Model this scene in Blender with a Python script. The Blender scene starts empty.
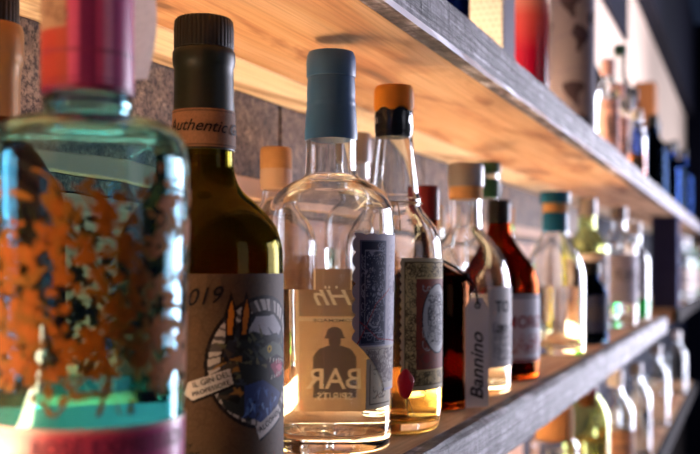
import bpy, bmesh, math, random
import numpy as np
from mathutils import Vector, Matrix

C = bpy.context.scene.collection
SC = bpy.context.scene
PI = math.pi
R = math.radians
rng = random.Random(7)

# ------------------------------------------------------------------ camera, world, light, exposure
cam = bpy.data.cameras.new('camera')
cam_o = bpy.data.objects.new('camera', cam)
C.objects.link(cam_o)
cam_o.location = (0, 0, 0.1265)
cam_o.rotation_euler = (R(90), 0, R(22.37 - 90))
cam.sensor_width = 36
cam.lens = 50
cam.shift_y = 41 / 700
cam.clip_start = 0.01
cam.dof.use_dof = True
cam.dof.focus_distance = 0.62
cam.dof.aperture_fstop = 7.0
SC.camera = cam_o

w = bpy.data.worlds.new('world')
SC.world = w
w.use_nodes = True
bg = w.node_tree.nodes['Background']
bg.inputs[0].default_value = (0.35, 0.5, 1.0, 1)
bg.inputs[1].default_value = 0.03

def area(name, loc, target, sx, sy, col, power):
    l = bpy.data.lights.new(name, 'AREA')
    l.shape = 'RECTANGLE'; l.size = sx; l.size_y = sy
    l.color = col; l.energy = power
    o = bpy.data.objects.new(name, l); C.objects.link(o)
    o.location = loc
    d = Vector(target) - Vector(loc)
    o.rotation_euler = d.to_track_quat('-Z', 'Y').to_euler()
    return o
# daylight from the windows of the bar, on the room side of the shelves, with one added fill
area('window_and_fill', (4.1, -1.15, 0.1), (1.6, 0.1, 0.1), 1.1, 1.7, (0.84, 0.82, 1.0), 105)
area('window_and_fill', (6.9, -1.65, 0.15), (2.5, 0.1, 0.1), 1.8, 2.0, (0.80, 0.82, 1.0), 110)
area('window_and_fill', (3.8, -2.2, 0.35), (1.5, 0.25, 0.1), 1.0, 1.6, (0.84, 0.82, 1.0), 40)
area('window_and_fill', (0.4, -2.6, 0.6), (0.6, 0.25, 0.15), 0.9, 1.3, (0.85, 0.84, 1.0), 3)  # added weak fill for the near bottle fronts, not a window

SC.view_settings.view_transform = 'Standard'
SC.view_settings.look = 'None'
SC.view_settings.gamma = 1
SC.view_settings.use_curve_mapping = False
SC.view_settings.exposure = 0.2
cy = SC.cycles
cy.max_bounces = 20
cy.transmission_bounces = 20
cy.transparent_max_bounces = 16
cy.glossy_bounces = 6
cy.diffuse_bounces = 4
cy.sample_clamp_indirect = 6
cy.use_denoising = True

# ------------------------------------------------------------------ materials
def lin(c):
    """sRGB 0-255 or 0-1 to linear"""
    out = []
    for v in c:
        if max(c) > 1: v = v / 255
        out.append(v / 12.92 if v <= 0.04045 else ((v + 0.055) / 1.055) ** 2.4)
    return tuple(out)

class NT:
    def __init__(self, name):
        self.m = bpy.data.materials.new(name)
        self.m.use_nodes = True
        self.n = self.m.node_tree.nodes
        self.l = self.m.node_tree.links
        self.b = self.n['Principled BSDF']
        self.out = self.n['Material Output']
    def add(self, t, **kw):
        n = self.n.new(t)
        for k, v in kw.items(): setattr(n, k, v)
        return n
    def link(self, a, b): self.l.new(a, b)
    def coord(self, scale=(1, 1, 1), rot=(0, 0, 0)):
        tc = self.add('ShaderNodeTexCoord'); mp = self.add('ShaderNodeMapping')
        mp.inputs['Scale'].default_value = scale; mp.inputs['Rotation'].default_value = rot
        self.link(tc.outputs['Object'], mp.inputs['Vector'])
        return mp.outputs['Vector']
    def noise(self, vec, scale, detail=4, rough=0.55, dist=0.0):
        n = self.add('ShaderNodeTexNoise')
        n.inputs['Scale'].default_value = scale; n.inputs['Detail'].default_value = detail
        n.inputs['Roughness'].default_value = rough; n.inputs['Distortion'].default_value = dist
        self.link(vec, n.inputs['Vector'])
        return n.outputs['Fac']
    def ramp(self, fac, stops):
        r = self.add('ShaderNodeValToRGB')
        e = r.color_ramp.elements
        while len(e) < len(stops): e.new(0.5)
        for el, (p, c) in zip(e, stops):
            el.position = p; el.color = (*lin(c), 1)
        self.link(fac, r.inputs['Fac'])
        return r.outputs['Color']
    def mix(self, fac, a, b, mode='MIX'):
        m = self.add('ShaderNodeMix', data_type='RGBA', blend_type=mode)
        if isinstance(fac, (int, float)): m.inputs[0].default_value = fac
        else: self.link(fac, m.inputs[0])
        self.link(a, m.inputs[6]); self.link(b, m.inputs[7])
        return m.outputs[2]
    def bump(self, h, strength, dist=0.001):
        b = self.add('ShaderNodeBump')
        b.inputs['Strength'].default_value = strength; b.inputs['Distance'].default_value = dist
        self.link(h, b.inputs['Height'])
        self.link(b.outputs['Normal'], self.b.inputs['Normal'])

def plain(name, col, rough=0.5, metal=0.0, var=0.08, scale=60):
    t = NT(name)
    c = lin(col)
    f = t.noise(t.coord(), scale, 3)
    r = t.add('ShaderNodeValToRGB')
    r.color_ramp.elements[0].color = (*[v * (1 - var) for v in c], 1)
    r.color_ramp.elements[1].color = (*[min(1, v * (1 + var)) for v in c], 1)
    t.link(f, r.inputs['Fac'])
    t.link(r.outputs['Color'], t.b.inputs['Base Color'])
    t.b.inputs['Roughness'].default_value = rough
    t.b.inputs['Metallic'].default_value = metal
    t.b.inputs['Specular IOR Level'].default_value = 0.5 if rough < 0.4 else 0.3 if rough < 0.55 else 0.1
    return t.m

def glass(name, col, ior=1.48, rough=0.0, wobble=0.0):
    t = NT(name)
    g = t.add('ShaderNodeBsdfGlass')
    g.inputs['Color'].default_value = (*col, 1)
    g.inputs['IOR'].default_value = ior
    g.inputs['Roughness'].default_value = rough
    if wobble:
        b = t.add('ShaderNodeBump'); b.inputs['Strength'].default_value = wobble; b.inputs['Distance'].default_value = 0.002
        t.link(t.noise(t.coord(), 45, 2), b.inputs['Height'])
        t.link(b.outputs['Normal'], g.inputs['Normal'])
    t.link(g.outputs[0], t.out.inputs['Surface'])
    return t.m

def emit(name, col, s):
    t = NT(name)
    e = t.add('ShaderNodeEmission')
    e.inputs['Color'].default_value = (*col, 1); e.inputs['Strength'].default_value = s
    t.link(e.outputs[0], t.out.inputs['Surface'])
    return t.m

def painted(name, rough=0.65, grain=0.15, through=0.0):
    t = NT(name)
    a = t.add('ShaderNodeVertexColor'); a.layer_name = 'ink'
    f = t.noise(t.coord(), 900, 3)
    c = t.ramp(f, [(0.3, (1 - grain * 0.5,) * 3), (0.7, (1.0, 1.0, 1.0))])
    t.link(t.mix(1.0, a.outputs['Color'], c, 'MULTIPLY'), t.b.inputs['Base Color'])
    t.b.inputs['Roughness'].default_value = rough
    t.b.inputs['Specular IOR Level'].default_value = 0.5 if rough < 0.5 else 0.12
    if through:
        tl = t.add('ShaderNodeBsdfTranslucent'); mx = t.add('ShaderNodeMixShader')
        t.link(a.outputs['Color'], tl.inputs['Color']); mx.inputs[0].default_value = through
        t.link(t.b.outputs[0], mx.inputs[1]); t.link(tl.outputs[0], mx.inputs[2]); t.link(mx.outputs[0], t.out.inputs['Surface'])
    return t.m

def pine(name='pine_board', sc=(1.0, 13, 26), tones=((192, 134, 90), (216, 168, 122), (232, 192, 152))):
    t = NT(name)
    v = t.coord(sc)
    warp = t.noise(t.coord((2.2, 5, 5)), 2.2, 3)
    g = t.noise(v, 2.6, 6, 0.6, 0.9)
    big = t.noise(t.coord((3.0, 9, 3)), 1.7, 3, 0.55, 1.2)
    fine = t.noise(t.coord((6, 300, 300)), 1.0, 3)
    col = t.ramp(g, [(0.28, tones[0]), (0.5, tones[1]), (0.72, tones[2])])
    stain = t.ramp(big, [(0.30, (0.50, 0.38, 0.30)), (0.38, (0.80, 0.70, 0.62)), (0.50, (1, 1, 1))])
    col = t.mix(0.9, col, stain, 'MULTIPLY')
    fr = t.ramp(fine, [(0.3, (0.86, 0.84, 0.82)), (0.6, (1, 1, 1))])
    col = t.mix(0.8, col, fr, 'MULTIPLY')
    t.link(col, t.b.inputs['Base Color'])
    t.b.inputs['Roughness'].default_value = 0.62
    t.bump(g, 0.35, 0.0015)
    return t.m

def aged():
    """grey weathered sawn face with pale streaks and saw marks"""
    t = NT('weathered_whitewash')
    g = t.noise(t.coord((3, 40, 160)), 1.2, 6, 0.65, 0.6)
    blot = t.noise(t.coord((11, 20, 26)), 1.5, 5, 0.72)
    saw = t.noise(t.coord((170, 4, 12)), 1.0, 4, 0.6, 0.5)
    col = t.ramp(g, [(0.34, (48, 42, 42)), (0.46, (98, 88, 90)), (0.58, (158, 150, 156)), (0.66, (240, 236, 242))])
    b = t.ramp(blot, [(0.38, (0.34, 0.29, 0.28)), (0.48, (0.72, 0.68, 0.68)), (0.56, (1, 1, 1))])
    col = t.mix(1.0, col, b, 'MULTIPLY')
    s = t.ramp(saw, [(0.38, (0.50, 0.46, 0.48)), (0.52, (1, 1, 1))])
    col = t.mix(0.75, col, s, 'MULTIPLY')
    t.link(col, t.b.inputs['Base Color'])
    t.b.inputs['Roughness'].default_value = 0.6
    m = t.add('ShaderNodeMath', operation='ADD')
    t.link(g, m.inputs[0]); t.link(saw, m.inputs[1])
    t.bump(m.outputs[0], 0.9, 0.003)
    return t.m

def stone():
    t = NT('stone_tile')
    f = t.noise(t.coord((1, 1, 1)), 38, 6, 0.65)
    s = t.noise(t.coord((1, 1, 1)), 260, 3, 0.7)
    col = t.ramp(f, [(0.3, (80, 66, 56)), (0.5, (136, 116, 100)), (0.72, (186, 164, 142))])
    sp = t.ramp(s, [(0.38, (0.30, 0.28, 0.28)), (0.5, (0.8, 0.8, 0.8)), (0.62, (1, 1, 1))])
    col = t.mix(0.9, col, sp, 'MULTIPLY')
    t.link(col, t.b.inputs['Base Color'])
    t.b.inputs['Roughness'].default_value = 0.75
    t.bump(f, 0.5, 0.003)
    return t.m

def red_fade():
    t = NT('red_fade_coating')
    tc = t.add('ShaderNodeTexCoord'); sp = t.add('ShaderNodeSeparateXYZ')
    t.link(tc.outputs['Object'], sp.inputs[0])
    mr = t.add('ShaderNodeMapRange'); mr.inputs[1].default_value = 0.06; mr.inputs[2].default_value = 0.24
    t.link(sp.outputs['Z'], mr.inputs[0])
    t.link(t.ramp(mr.outputs[0], [(0.0, (120, 0, 30)), (0.35, (140, 8, 38)), (0.65, (176, 66, 62)), (1.0, (220, 170, 150))]), t.b.inputs['Base Color'])
    t.b.inputs['Roughness'].default_value = 0.15
    return t.m

M = {
    'pine': pine(), 'aged': aged(), 'stone': stone(), 'paint': painted('printed_paper'),
    'gloss_paint': painted('printed_foil', 0.3),
    'clear': glass('clear_glass', (0.97, 0.98, 0.98), wobble=0.05),
    'teal_glass': glass('teal_glass', (0.68, 0.88, 0.92), wobble=0.06),
    'olive_glass': glass('olive_glass', (0.40, 0.37, 0.14), wobble=0.04),
    'amber_glass': glass('amber_glass', (0.46, 0.18, 0.07)),
    'brown_glass': glass('brown_glass', (0.22, 0.09, 0.04)),
    'blue_glass': glass('blue_glass', (0.10, 0.20, 0.46)),
    'navy_glass': glass('navy_glass', (0.08, 0.13, 0.22)),
    'green_glass': glass('green_glass', (0.35, 0.6, 0.3)),
    'yellowgreen_glass': glass('yellowgreen_glass', (0.86, 0.88, 0.66)),
    'water': glass('clear_spirit', (0.99, 0.99, 0.98), 1.35),
    'teal_water': glass('spirit_in_teal', (0.42, 0.88, 0.84), 1.35),
    'yellow_water': glass('yellow_spirit', (0.98, 0.86, 0.48), 1.35),
    'amber_water': glass('amber_spirit', (0.72, 0.36, 0.10), 1.35),
    'olive_water': glass('dark_spirit', (0.75, 0.60, 0.20), 1.35),
    'green_water': glass('green_spirit', (0.25, 0.85, 0.45), 1.35),
    'black': plain('black_plastic', (15, 15, 15), 0.42),
    'capsule_dark': plain('dark_green_capsule', (13, 21, 16), 0.42),
    'blue_wax': plain('blue_grey_wax', (50, 94, 142), 0.42, 0, 0.12, 90),
    'orange_wood': plain('orange_cork_top', (206, 128, 44), 0.55, 0, 0.15, 90),
    'cork': plain('cork', (196, 148, 100), 0.8, 0, 0.2, 160),
    'maroon': plain('maroon_cap', (104, 22, 26), 0.4),
    'silver': plain('pewter_cap', (150, 146, 146), 0.4, 0.4),
    'teal_cap': plain('teal_cap', (20, 98, 138), 0.4),
    'green_cap': plain('green_cap', (22, 60, 44), 0.4),
    'white': plain('white_plastic', (226, 222, 220), 0.4),
    'gold_foil': plain('gold_capsule', (150, 112, 66), 0.4, 0.3),
    'wax_red': plain('red_wax', (214, 16, 40), 0.35),
    'twine': plain('twine', (178, 150, 110), 0.9),
    'cord': plain('black_cord', (22, 18, 18), 0.8),
    'ink_black': plain('black_ink', (24, 20, 22), 0.6),
    'ink_blue': plain('blue_ink', (42, 52, 84), 0.6),
    'ink_white': plain('white_ink', (232, 226, 218), 0.6),
    'ink_red': plain('red_ink', (150, 40, 44), 0.6),
    'ink_pink': plain('dark_pink_ink', (120, 40, 76), 0.5),
    'flower': plain('orange_flower_ink', (138, 74, 16), 0.7, 0, 0.6, 200),
    'leaf': plain('ochre_leaf_ink', (120, 78, 22), 0.7, 0, 0.4, 160),
    'tag': plain('pale_card', (232, 226, 234), 0.7, 0, 0.05),
    'pink_label': plain('pink_paper', (226, 176, 168), 0.6),
    'cream': plain('cream_paper', (226, 214, 190), 0.6),
    'greywood': plain('dark_blue_grey_paint', (26, 26, 38), 0.9, 0, 0.2, 20),
    'batten': plain('pale_batten', (206, 172, 146), 0.6, 0, 0.12, 30),
    'grout': plain('dark_grout', (30, 25, 24), 0.9),
    'brownbox': plain('brown_case', (150, 104, 70), 0.7, 0, 0.15, 40),
    'floor': plain('dark_floor', (50, 52, 66), 0.4, 0, 0.3, 3),
    'darkwall': plain('dark_blue_wall', (13, 17, 36), 0.7, 0, 0.2, 3),
    'peach': plain('plaster', (226, 196, 172), 0.8, 0, 0.1, 6),
    'red_fade': red_fade(),
    'led': emit('warm_led', (1.0, 0.71, 0.42), 60),
    'greycard': plain('grey_card', (104, 98, 110), 0.6),
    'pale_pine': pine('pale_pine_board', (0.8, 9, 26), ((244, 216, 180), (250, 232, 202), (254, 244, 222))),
    'postpaint': plain('dark_blue_post_paint', (66, 68, 100), 0.8, 0, 0.2, 20),
    'pale_rim': plain('highlight_worn_arris', (232, 222, 232), 0.5, 0, 0.25, 25),
    'wallwood': pine('wall_board', (3, 26, 26)),
    'plaster': plain('plaster_wall', (232, 206, 184), 0.8, 0, 0.1, 6),
    'backlit': painted('thin_backlit_paper', 0.65, 0.15, 0.6),
    'alu': plain('aluminium', (170, 168, 166), 0.4, 0.8),
}

# ------------------------------------------------------------------ helpers
def obj(name, bm, m, parent=None, smooth=False, split=None):
    me = bpy.data.meshes.new(name)
    bmesh.ops.recalc_face_normals(bm, faces=bm.faces)
    bm.to_mesh(me); bm.free()
    me.materials.append(M[m] if isinstance(m, str) else m)
    if smooth:
        for p in me.polygons: p.use_smooth = True
        me.set_sharp_from_angle(angle=R(split or 38))
    o = bpy.data.objects.new(name, me); C.objects.link(o)
    if parent: o.parent = parent
    return o

def thing(name, label, cat, loc, rz=0, group=None):
    o = bpy.data.objects.new(name, None); C.objects.link(o)
    o.empty_display_size = 0.02
    o.location = loc; o.rotation_euler = (0, 0, rz)
    o['label'] = label; o['category'] = cat
    if group: o['group'] = group
    return o
def tag(o, label, cat, group=None):
    o['label'] = label; o['category'] = cat
    if group: o['group'] = group
    return o
def struct(o):
    o['kind'] = 'structure'; return o

def box(x0, x1, y0, y1, z0, z1, bm=None):
    bm = bm or bmesh.new()
    mat = Matrix.Translation(((x0 + x1) / 2, (y0 + y1) / 2, (z0 + z1) / 2)) @ Matrix.Diagonal((x1 - x0, y1 - y0, z1 - z0, 1))
    bmesh.ops.create_cube(bm, size=1, matrix=mat)
    return bm
def bevel(bm, w, seg=2):
    bmesh.ops.bevel(bm, geom=bm.edges[:], offset=w, segments=seg, affect='EDGES', profile=0.5)
    return bm

def chaikin(p, n=2):
    for _ in range(n):
        q = [p[0]]
        for a, b in zip(p, p[1:]):
            q.append((a[0] * .75 + b[0] * .25, a[1] * .75 + b[1] * .25))
            q.append((a[0] * .25 + b[0] * .75, a[1] * .25 + b[1] * .75))
        q.append(p[-1]); p = q
    return p

def lathe(prof, seg=64, bm=None, closed=False, mod=None):
    """prof: list of (r, z); points with r = 0 become poles; mod(i, angle) scales r"""
    bm = bm or bmesh.new()
    rings = []
    for i, (r, z) in enumerate(prof):
        if r < 1e-6:
            rings.append([bm.verts.new((0, 0, z))])
        else:
            rg = []
            for k in range(seg):
                a = 2 * PI * k / seg
                rr = r * (mod(i, k) if mod else 1)
                rg.append(bm.verts.new((rr * math.cos(a), rr * math.sin(a), z)))
            rings.append(rg)
    pairs = list(zip(rings, rings[1:]))
    if closed: pairs.append((rings[-1], rings[0]))
    for a, b in pairs:
        if len(a) == 1 and len(b) == 1: continue
        for k in range(seg):
            k2 = (k + 1) % seg
            if len(a) == 1: bm.faces.new((a[0], b[k2], b[k]))
            elif len(b) == 1: bm.faces.new((a[k], a[k2], b[0]))
            else: bm.faces.new((a[k], a[k2], b[k2], b[k]))
    return bm

def inset(prof, t, base_t):
    """inner wall of a bottle profile (outer profile runs base to mouth)"""
    out = []
    n = len(prof)
    for i in range(n):
        a = prof[max(0, i - 1)]; b = prof[min(n - 1, i + 1)]
        dr, dz = b[0] - a[0], b[1] - a[1]
        L = math.hypot(dr, dz) or 1
        r, z = prof[i][0] - dz / L * t, prof[i][1] + dr / L * t
        if r > 0.002 and z >= base_t and (not out or z > out[-1][1] + 1e-5): out.append((r, z))
    r0 = out[0][0]
    return [(0, base_t + 0.003), (r0 * 0.6, base_t + 0.0015), (r0 * 0.93, base_t - 0.0005 if out[0][1] > base_t else base_t - 0.001)] + out

def rfun(prof):
    zs = [p[1] for p in prof]; rs = [p[0] for p in prof]
    zz, rr = [], []
    for r, z in prof:
        if not zz or z > zz[-1]: zz.append(z); rr.append(r)
    return lambda z: float(np.interp(z, zz, rr))

def bottle_glass(root, pts, g, t=0.0028, base_t=0.006, level=None, liq=None, seg=72, smooth_n=2):
    """pts: (r, z) outside from the foot upwards; builds glass_body and liquid; returns the radius function"""
    r0 = pts[0][0]
    prof = chaikin(pts, smooth_n)
    outer = [(0, 0.003), (r0 * 0.55, 0.0022), (r0 * 0.9, 0.0)] + prof
    inner = inset(prof, t, base_t)
    full = outer + inner[::-1]
    obj('glass_body', lathe(full, seg), g, root, True, 60)
    if level:
        f = rfun(inner[2:])
        lp = []
        for r, z in inner:
            if z < level: lp.append((r + (0.00025 if r > 0 else 0), z - (0.0003 if r < f(level) * .95 and z < base_t + .004 else 0)))
        rl = f(level)
        lp += [(rl + 0.00025, level), (0, level)]
        obj('liquid', lathe(lp, seg), liq, root, True, 40)
    return rfun(prof)

def cap_lathe(root, name, pts, m, seg=48, mod=None, sm=1, split=35):
    p = [(0, pts[0][1])] + (chaikin(pts, sm) if sm else pts) + [(0, pts[-1][1])]
    return obj(name, lathe(p, seg, mod=mod), m, root, True, split)

class Canvas:
    """ink on a sheet, in metres: u to the reader's right, v upwards"""
    def __init__(s, wd, ht, cell, base):
        s.w, s.h = wd, ht
        s.nu, s.nv = max(4, int(wd / cell)) + 1, max(4, int(ht / cell)) + 1
        s.u, s.v = np.meshgrid(np.linspace(0, wd, s.nu), np.linspace(0, ht, s.nv))
        s.col = np.tile(np.array(lin(base)), (s.nv, s.nu, 1)).astype(float)
        s.keep = np.ones((s.nv, s.nu), bool)
    def put(s, mask, c, a=1.0):
        c = np.array(lin(c)); s.col[mask] = s.col[mask] * (1 - a) + c * a
    def poly(s, pts, c, a=1.0):
        s.put(s.inside(pts), c, a)
    def inside(s, pts):
        m = np.zeros(s.u.shape, bool)
        n = len(pts)
        for i in range(n):
            (x0, y0), (x1, y1) = pts[i], pts[(i + 1) % n]
            if y0 == y1: continue
            cond = (y0 > s.v) != (y1 > s.v)
            m ^= cond & (s.u < (x1 - x0) * (s.v - y0) / (y1 - y0) + x0)
        return m
    def disc(s, cx, cy, r, c, ry=None, a=1.0):
        s.put(((s.u - cx) / r) ** 2 + ((s.v - cy) / (ry or r)) ** 2 < 1, c, a)
    def ring(s, cx, cy, r0, r1, c, asp=1.0, a=1.0):
        d = np.hypot(s.u - cx, (s.v - cy) / asp); s.put((d > r0) & (d < r1), c, a)
    def rect(s, x0, y0, x1, y1, c, a=1.0):
        s.put((s.u >= x0) & (s.u <= x1) & (s.v >= y0) & (s.v <= y1), c, a)
    def stroke(s, pts, wd, c, a=1.0):
        for (x0, y0), (x1, y1) in zip(pts, pts[1:]):
            dx, dy = x1 - x0, y1 - y0; L2 = dx * dx + dy * dy or 1e-12
            t = np.clip(((s.u - x0) * dx + (s.v - y0) * dy) / L2, 0, 1)
            s.put(np.hypot(s.u - x0 - t * dx, s.v - y0 - t * dy) < wd / 2, c, a)
    def speckle(s, amt, seed=1):
        r = np.random.RandomState(seed)
        s.col *= (1 + amt * (r.rand(s.nv, s.nu, 1) - 0.5) * 2)
        s.col = np.clip(s.col, 0, 1)
    def text(s, t, x, y, size, c, sx=1.0, shear=0.0):
        bm = text_bm([(t, 0, 0, size, shear, 0, 'CENTER')])
        for f in bm.faces: s.poly([(x + v.co.x * sx, y + v.co.y) for v in f.verts], c)
        bm.free()
    def scribble(s, x0, y0, x1, y1, n, c, wd=0.0004, seed=2, a=0.8, size=0.004):
        r = random.Random(seed)
        for _ in range(n):
            x, y = r.uniform(x0, x1), r.uniform(y0, y1); p = [(x, y)]; an = r.uniform(0, 6.28)
            for k in range(7):
                an += r.uniform(0.3, 1.2)
                p.append((min(x1, max(x0, p[-1][0] + math.cos(an) * size * .4)), min(y1, max(y0, p[-1][1] + math.sin(an) * size * .4))))
            s.stroke(p, wd, c, a)
    def mesh(s, name, f, m, parent):
        """f(u, v) -> xyz"""
        bm = bmesh.new()
        vs = [[bm.verts.new(f(s.u[j, i], s.v[j, i])) for i in range(s.nu)] for j in range(s.nv)]
        for j in range(s.nv - 1):
            for i in range(s.nu - 1):
                if s.keep[j, i] and s.keep[j + 1, i] and s.keep[j, i + 1] and s.keep[j + 1, i + 1]:
                    bm.faces.new((vs[j][i], vs[j][i + 1], vs[j + 1][i + 1], vs[j + 1][i]))
        me = bpy.data.meshes.new(name)
        bm.to_mesh(me); bm.free()
        a = me.color_attributes.new('ink', 'FLOAT_COLOR', 'POINT')
        flat = np.concatenate([s.col.reshape(-1, 3), np.ones((s.nu * s.nv, 1))], 1).astype(np.float32)
        a.data.foreach_set('color', flat.ravel())
        me.materials.append(M[m])
        for p in me.polygons: p.use_smooth = True
        o = bpy.data.objects.new(name, me); C.objects.link(o); o.parent = parent
        return o
    def wrap(s, name, rf, a0, z0, parent, m='paint', lift=0.0004):
        """rolled round a bottle: a0 = world angle of the left edge, z0 = lower edge"""
        rm = rf(z0 + s.h / 2)
        def f(u, v):
            z = z0 + v; r = rf(z) + lift; a = a0 + u / rm
            return (r * math.cos(a), r * math.sin(a), z)
        return s.mesh(name, f, m, parent)

def text_bm(strings):
    """strings: (text, x, y, size, shear, rotation, align)"""
    bm = bmesh.new()
    for s, x, y, size, shear, rot, al in strings:
        cu = bpy.data.curves.new('t', 'FONT')
        cu.body = s; cu.size = size; cu.shear = shear; cu.align_x = al; cu.resolution_u = 3
        cu.offset = size * 0.01
        o = bpy.data.objects.new('t', cu); C.objects.link(o)
        me = bpy.data.meshes.new_from_object(o)
        bpy.data.objects.remove(o); bpy.data.curves.remove(cu)
        me.transform(Matrix.Translation((x, y, 0)) @ Matrix.Rotation(rot, 4, 'Z'))
        bm.from_mesh(me); bpy.data.meshes.remove(me)
    bmesh.ops.triangulate(bm, faces=bm.faces[:])
    for _ in range(3):
        long = [e for e in bm.edges if e.calc_length() > 0.0035]
        if not long: break
        bmesh.ops.subdivide_edges(bm, edges=long, cuts=1)
        bmesh.ops.triangulate(bm, faces=bm.faces[:])
    return bm
def text_wrap(strings, rf, a, z, m, parent, name='lettering', lift=0.0008):
    o = None
    for st_ in strings:
        bm = text_bm([st_])
        rm = rf(z)
        for v in bm.verts:
            zz = z + v.co.y; r = rf(zz) + lift; an = a + v.co.x / rm
            v.co = (r * math.cos(an), r * math.sin(an), zz)
        me = bpy.data.meshes.new(name); bm.to_mesh(me); bm.free(); me.materials.append(M[m])
        o = bpy.data.objects.new(name, me); C.objects.link(o); o.parent = parent
    return o

def tube(pts, r, seg=8, bm=None):
    bm = bm or bmesh.new()
    P = [Vector(p) for p in pts]; rings = []
    for i, p in enumerate(P):
        d = (P[min(i + 1, len(P) - 1)] - P[max(i - 1, 0)]).normalized()
        a = d.cross(Vector((0, 0, 1)))
        if a.length < 1e-3: a = d.cross(Vector((1, 0, 0)))
        a.normalize(); b = d.cross(a)
        rings.append([bm.verts.new(p + (a * math.cos(2 * PI * k / seg) + b * math.sin(2 * PI * k / seg)) * r) for k in range(seg)])
    for A, B in zip(rings, rings[1:]):
        for k in range(seg): bm.faces.new((A[k], A[(k + 1) % seg], B[(k + 1) % seg], B[k]))
    bm.faces.new(rings[0]); bm.faces.new(rings[-1][::-1])
    return bm

# ------------------------------------------------------------------ the setting
WY = 0.436            # face of the wall behind the shelves
bm = box(-1.2, 7.5, WY + 0.004, WY + 0.12, -1.25, 1.9)
struct(obj('wall_back', bm, 'grout'))
# stone tiles of the back wall: one surface pattern
bm = bmesh.new()
courses = [(-1.25, -0.62), (-0.617, -0.335), (0.18, 0.19), (0.212, 0.30)]
for ci, (z0, z1) in enumerate(courses):
    x = -1.2 - (0.225 if ci > 1 else 0.0)
    while x < 2.8:
        x1 = min(x + 0.46, 2.8)
        box(x + 0.0035, x1 - 0.0035, WY, WY + 0.01, z0, z1, bm)
        x = x1
st = obj('wall_tiles', bm, 'stone'); struct(st)
bm = bmesh.new()
for z0, z1, xe in ((-0.333, -0.20, 2.0), (-0.198, -0.05, 2.0), (-0.048, 0.066, 2.80), (0.068, 0.178, 2.80)): box(-1.2, xe, WY, WY + 0.01, z0, z1, bm)
struct(obj('wall_boards', bm, 'wallwood'))
dk = box(2.802, 7.5, WY, WY + 0.01, -0.334, 0.30); box(2.002, 2.80, WY, WY + 0.01, -0.334, -0.05, dk)
struct(obj('wall_shade_panel', dk, 'darkwall'))  # darkness of the far and lower bays put into the panel's colour
struct(obj('wall_plaster', box(-1.2, 7.5, WY, WY + 0.01, 0.302, 1.9), 'plaster'))
tr = obj('trim_1', bevel(box(-1.2, 2.7, WY - 0.006, WY + 0.004, 0.191, 0.211), 0.002), 'batten'); struct(tr)
struct(obj('floor', box(-1.2, 7.5, -3.2, WY + 0.12, -1.33, -1.25), 'floor'))
struct(obj('wall_right', box(7.5, 7.6, -3.2, WY + 0.12, -1.25, 1.9), 'darkwall'))

def plank_bm(x0, x1, y0, y1, z0, z1, seed, rough=0.0016, n=160):
    """a long sawn board, its front arrises rubbed and slightly wavy"""
    r = random.Random(seed)
    bm = bmesh.new()
    ring_prev = None
    ph = [r.uniform(0, 6.28) for _ in range(8)]
    for i in range(n + 1):
        x = x0 + (x1 - x0) * i / n
        def wob(k, a=rough): return a * (math.sin(x * 23 + ph[k]) * .5 + math.sin(x * 61 + ph[k + 1]) * .3) + r.uniform(-a, a) * .35
        c = 0.0048
        sec = [(y1, z0), (y1, z1), (y0 + c + wob(0), z1 + wob(5, .0003)), (y0 + wob(1) * .6, z1 - c + wob(2) * .6),
               (y0 + wob(3) * .6, z0 + 0.0026 + wob(4) * .5), (y0 + 0.0026 + wob(6) * .6, z0 + wob(2, .0003))]
        ring = [bm.verts.new((x, *s)) for s in sec]
        if ring_prev:
            for k in range(6): bm.faces.new((ring_prev[k], ring_prev[(k + 1) % 6], ring[(k + 1) % 6], ring[k]))
        else: bm.faces.new(ring)
        ring_prev = ring
    bm.faces.new(ring_prev[::-1])
    return bm

def shelf(name, label, x0, x1, z0, z1, seed, edge='aged', pale_rim=False):
    t = thing(name, label, 'shelf', (x0, 0.2024, z0))
    L = x1 - x0; H = z1 - z0
    obj('plank', bevel(box(0, L, 0.016, 0.1625, 0, H), 0.0012, 1), 'pine', t)
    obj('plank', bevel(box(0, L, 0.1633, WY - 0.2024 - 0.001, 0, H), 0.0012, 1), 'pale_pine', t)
    e = obj('front_edge', plank_bm(0, L, 0.0, 0.0157, -0.0005, H + 0.0004, seed), edge, t)
    if edge == 'aged': e['label'] = 'weathered pale grey front edge'
    if pale_rim:
        e.data.materials.append(M['pale_rim'])  # edge highlight, along with pale wear, put into the lower chamfer's colour
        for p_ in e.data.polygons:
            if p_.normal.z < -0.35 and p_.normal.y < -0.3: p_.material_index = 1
    return t
LOW = shelf('wooden_shelf', 'rough wooden shelf carrying the front row of bottles from the flowered one on', -0.6, 2.69, -0.043, 0.0, 3)
UP = shelf('wooden_shelf', 'rough wooden shelf above the bottles, its pale pine underside lit', -0.6, 5.2, 0.2885, 0.3245, 5, pale_rim=True)
BOT = shelf('wooden_shelf', 'lowest wooden shelf, seen at the bottom under the pale edged one', 0.6, 4.2, -0.378, -0.335, 8, 'grout')
FAR = shelf('wooden_shelf', 'distant wooden shelf beyond the dark upright post', 3.15, 7.0, -0.043, 0.0, 11, 'grout')

p = obj('shelf_post', bevel(box(-0.035, 0.035, -0.04, 0.04, 0.0005, 0.288), 0.003), 'postpaint')
p.location = (3.235, 0.248, 0); tag(p, 'dark blue grey upright post between the shelves, past the shelf end', 'post')

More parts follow.
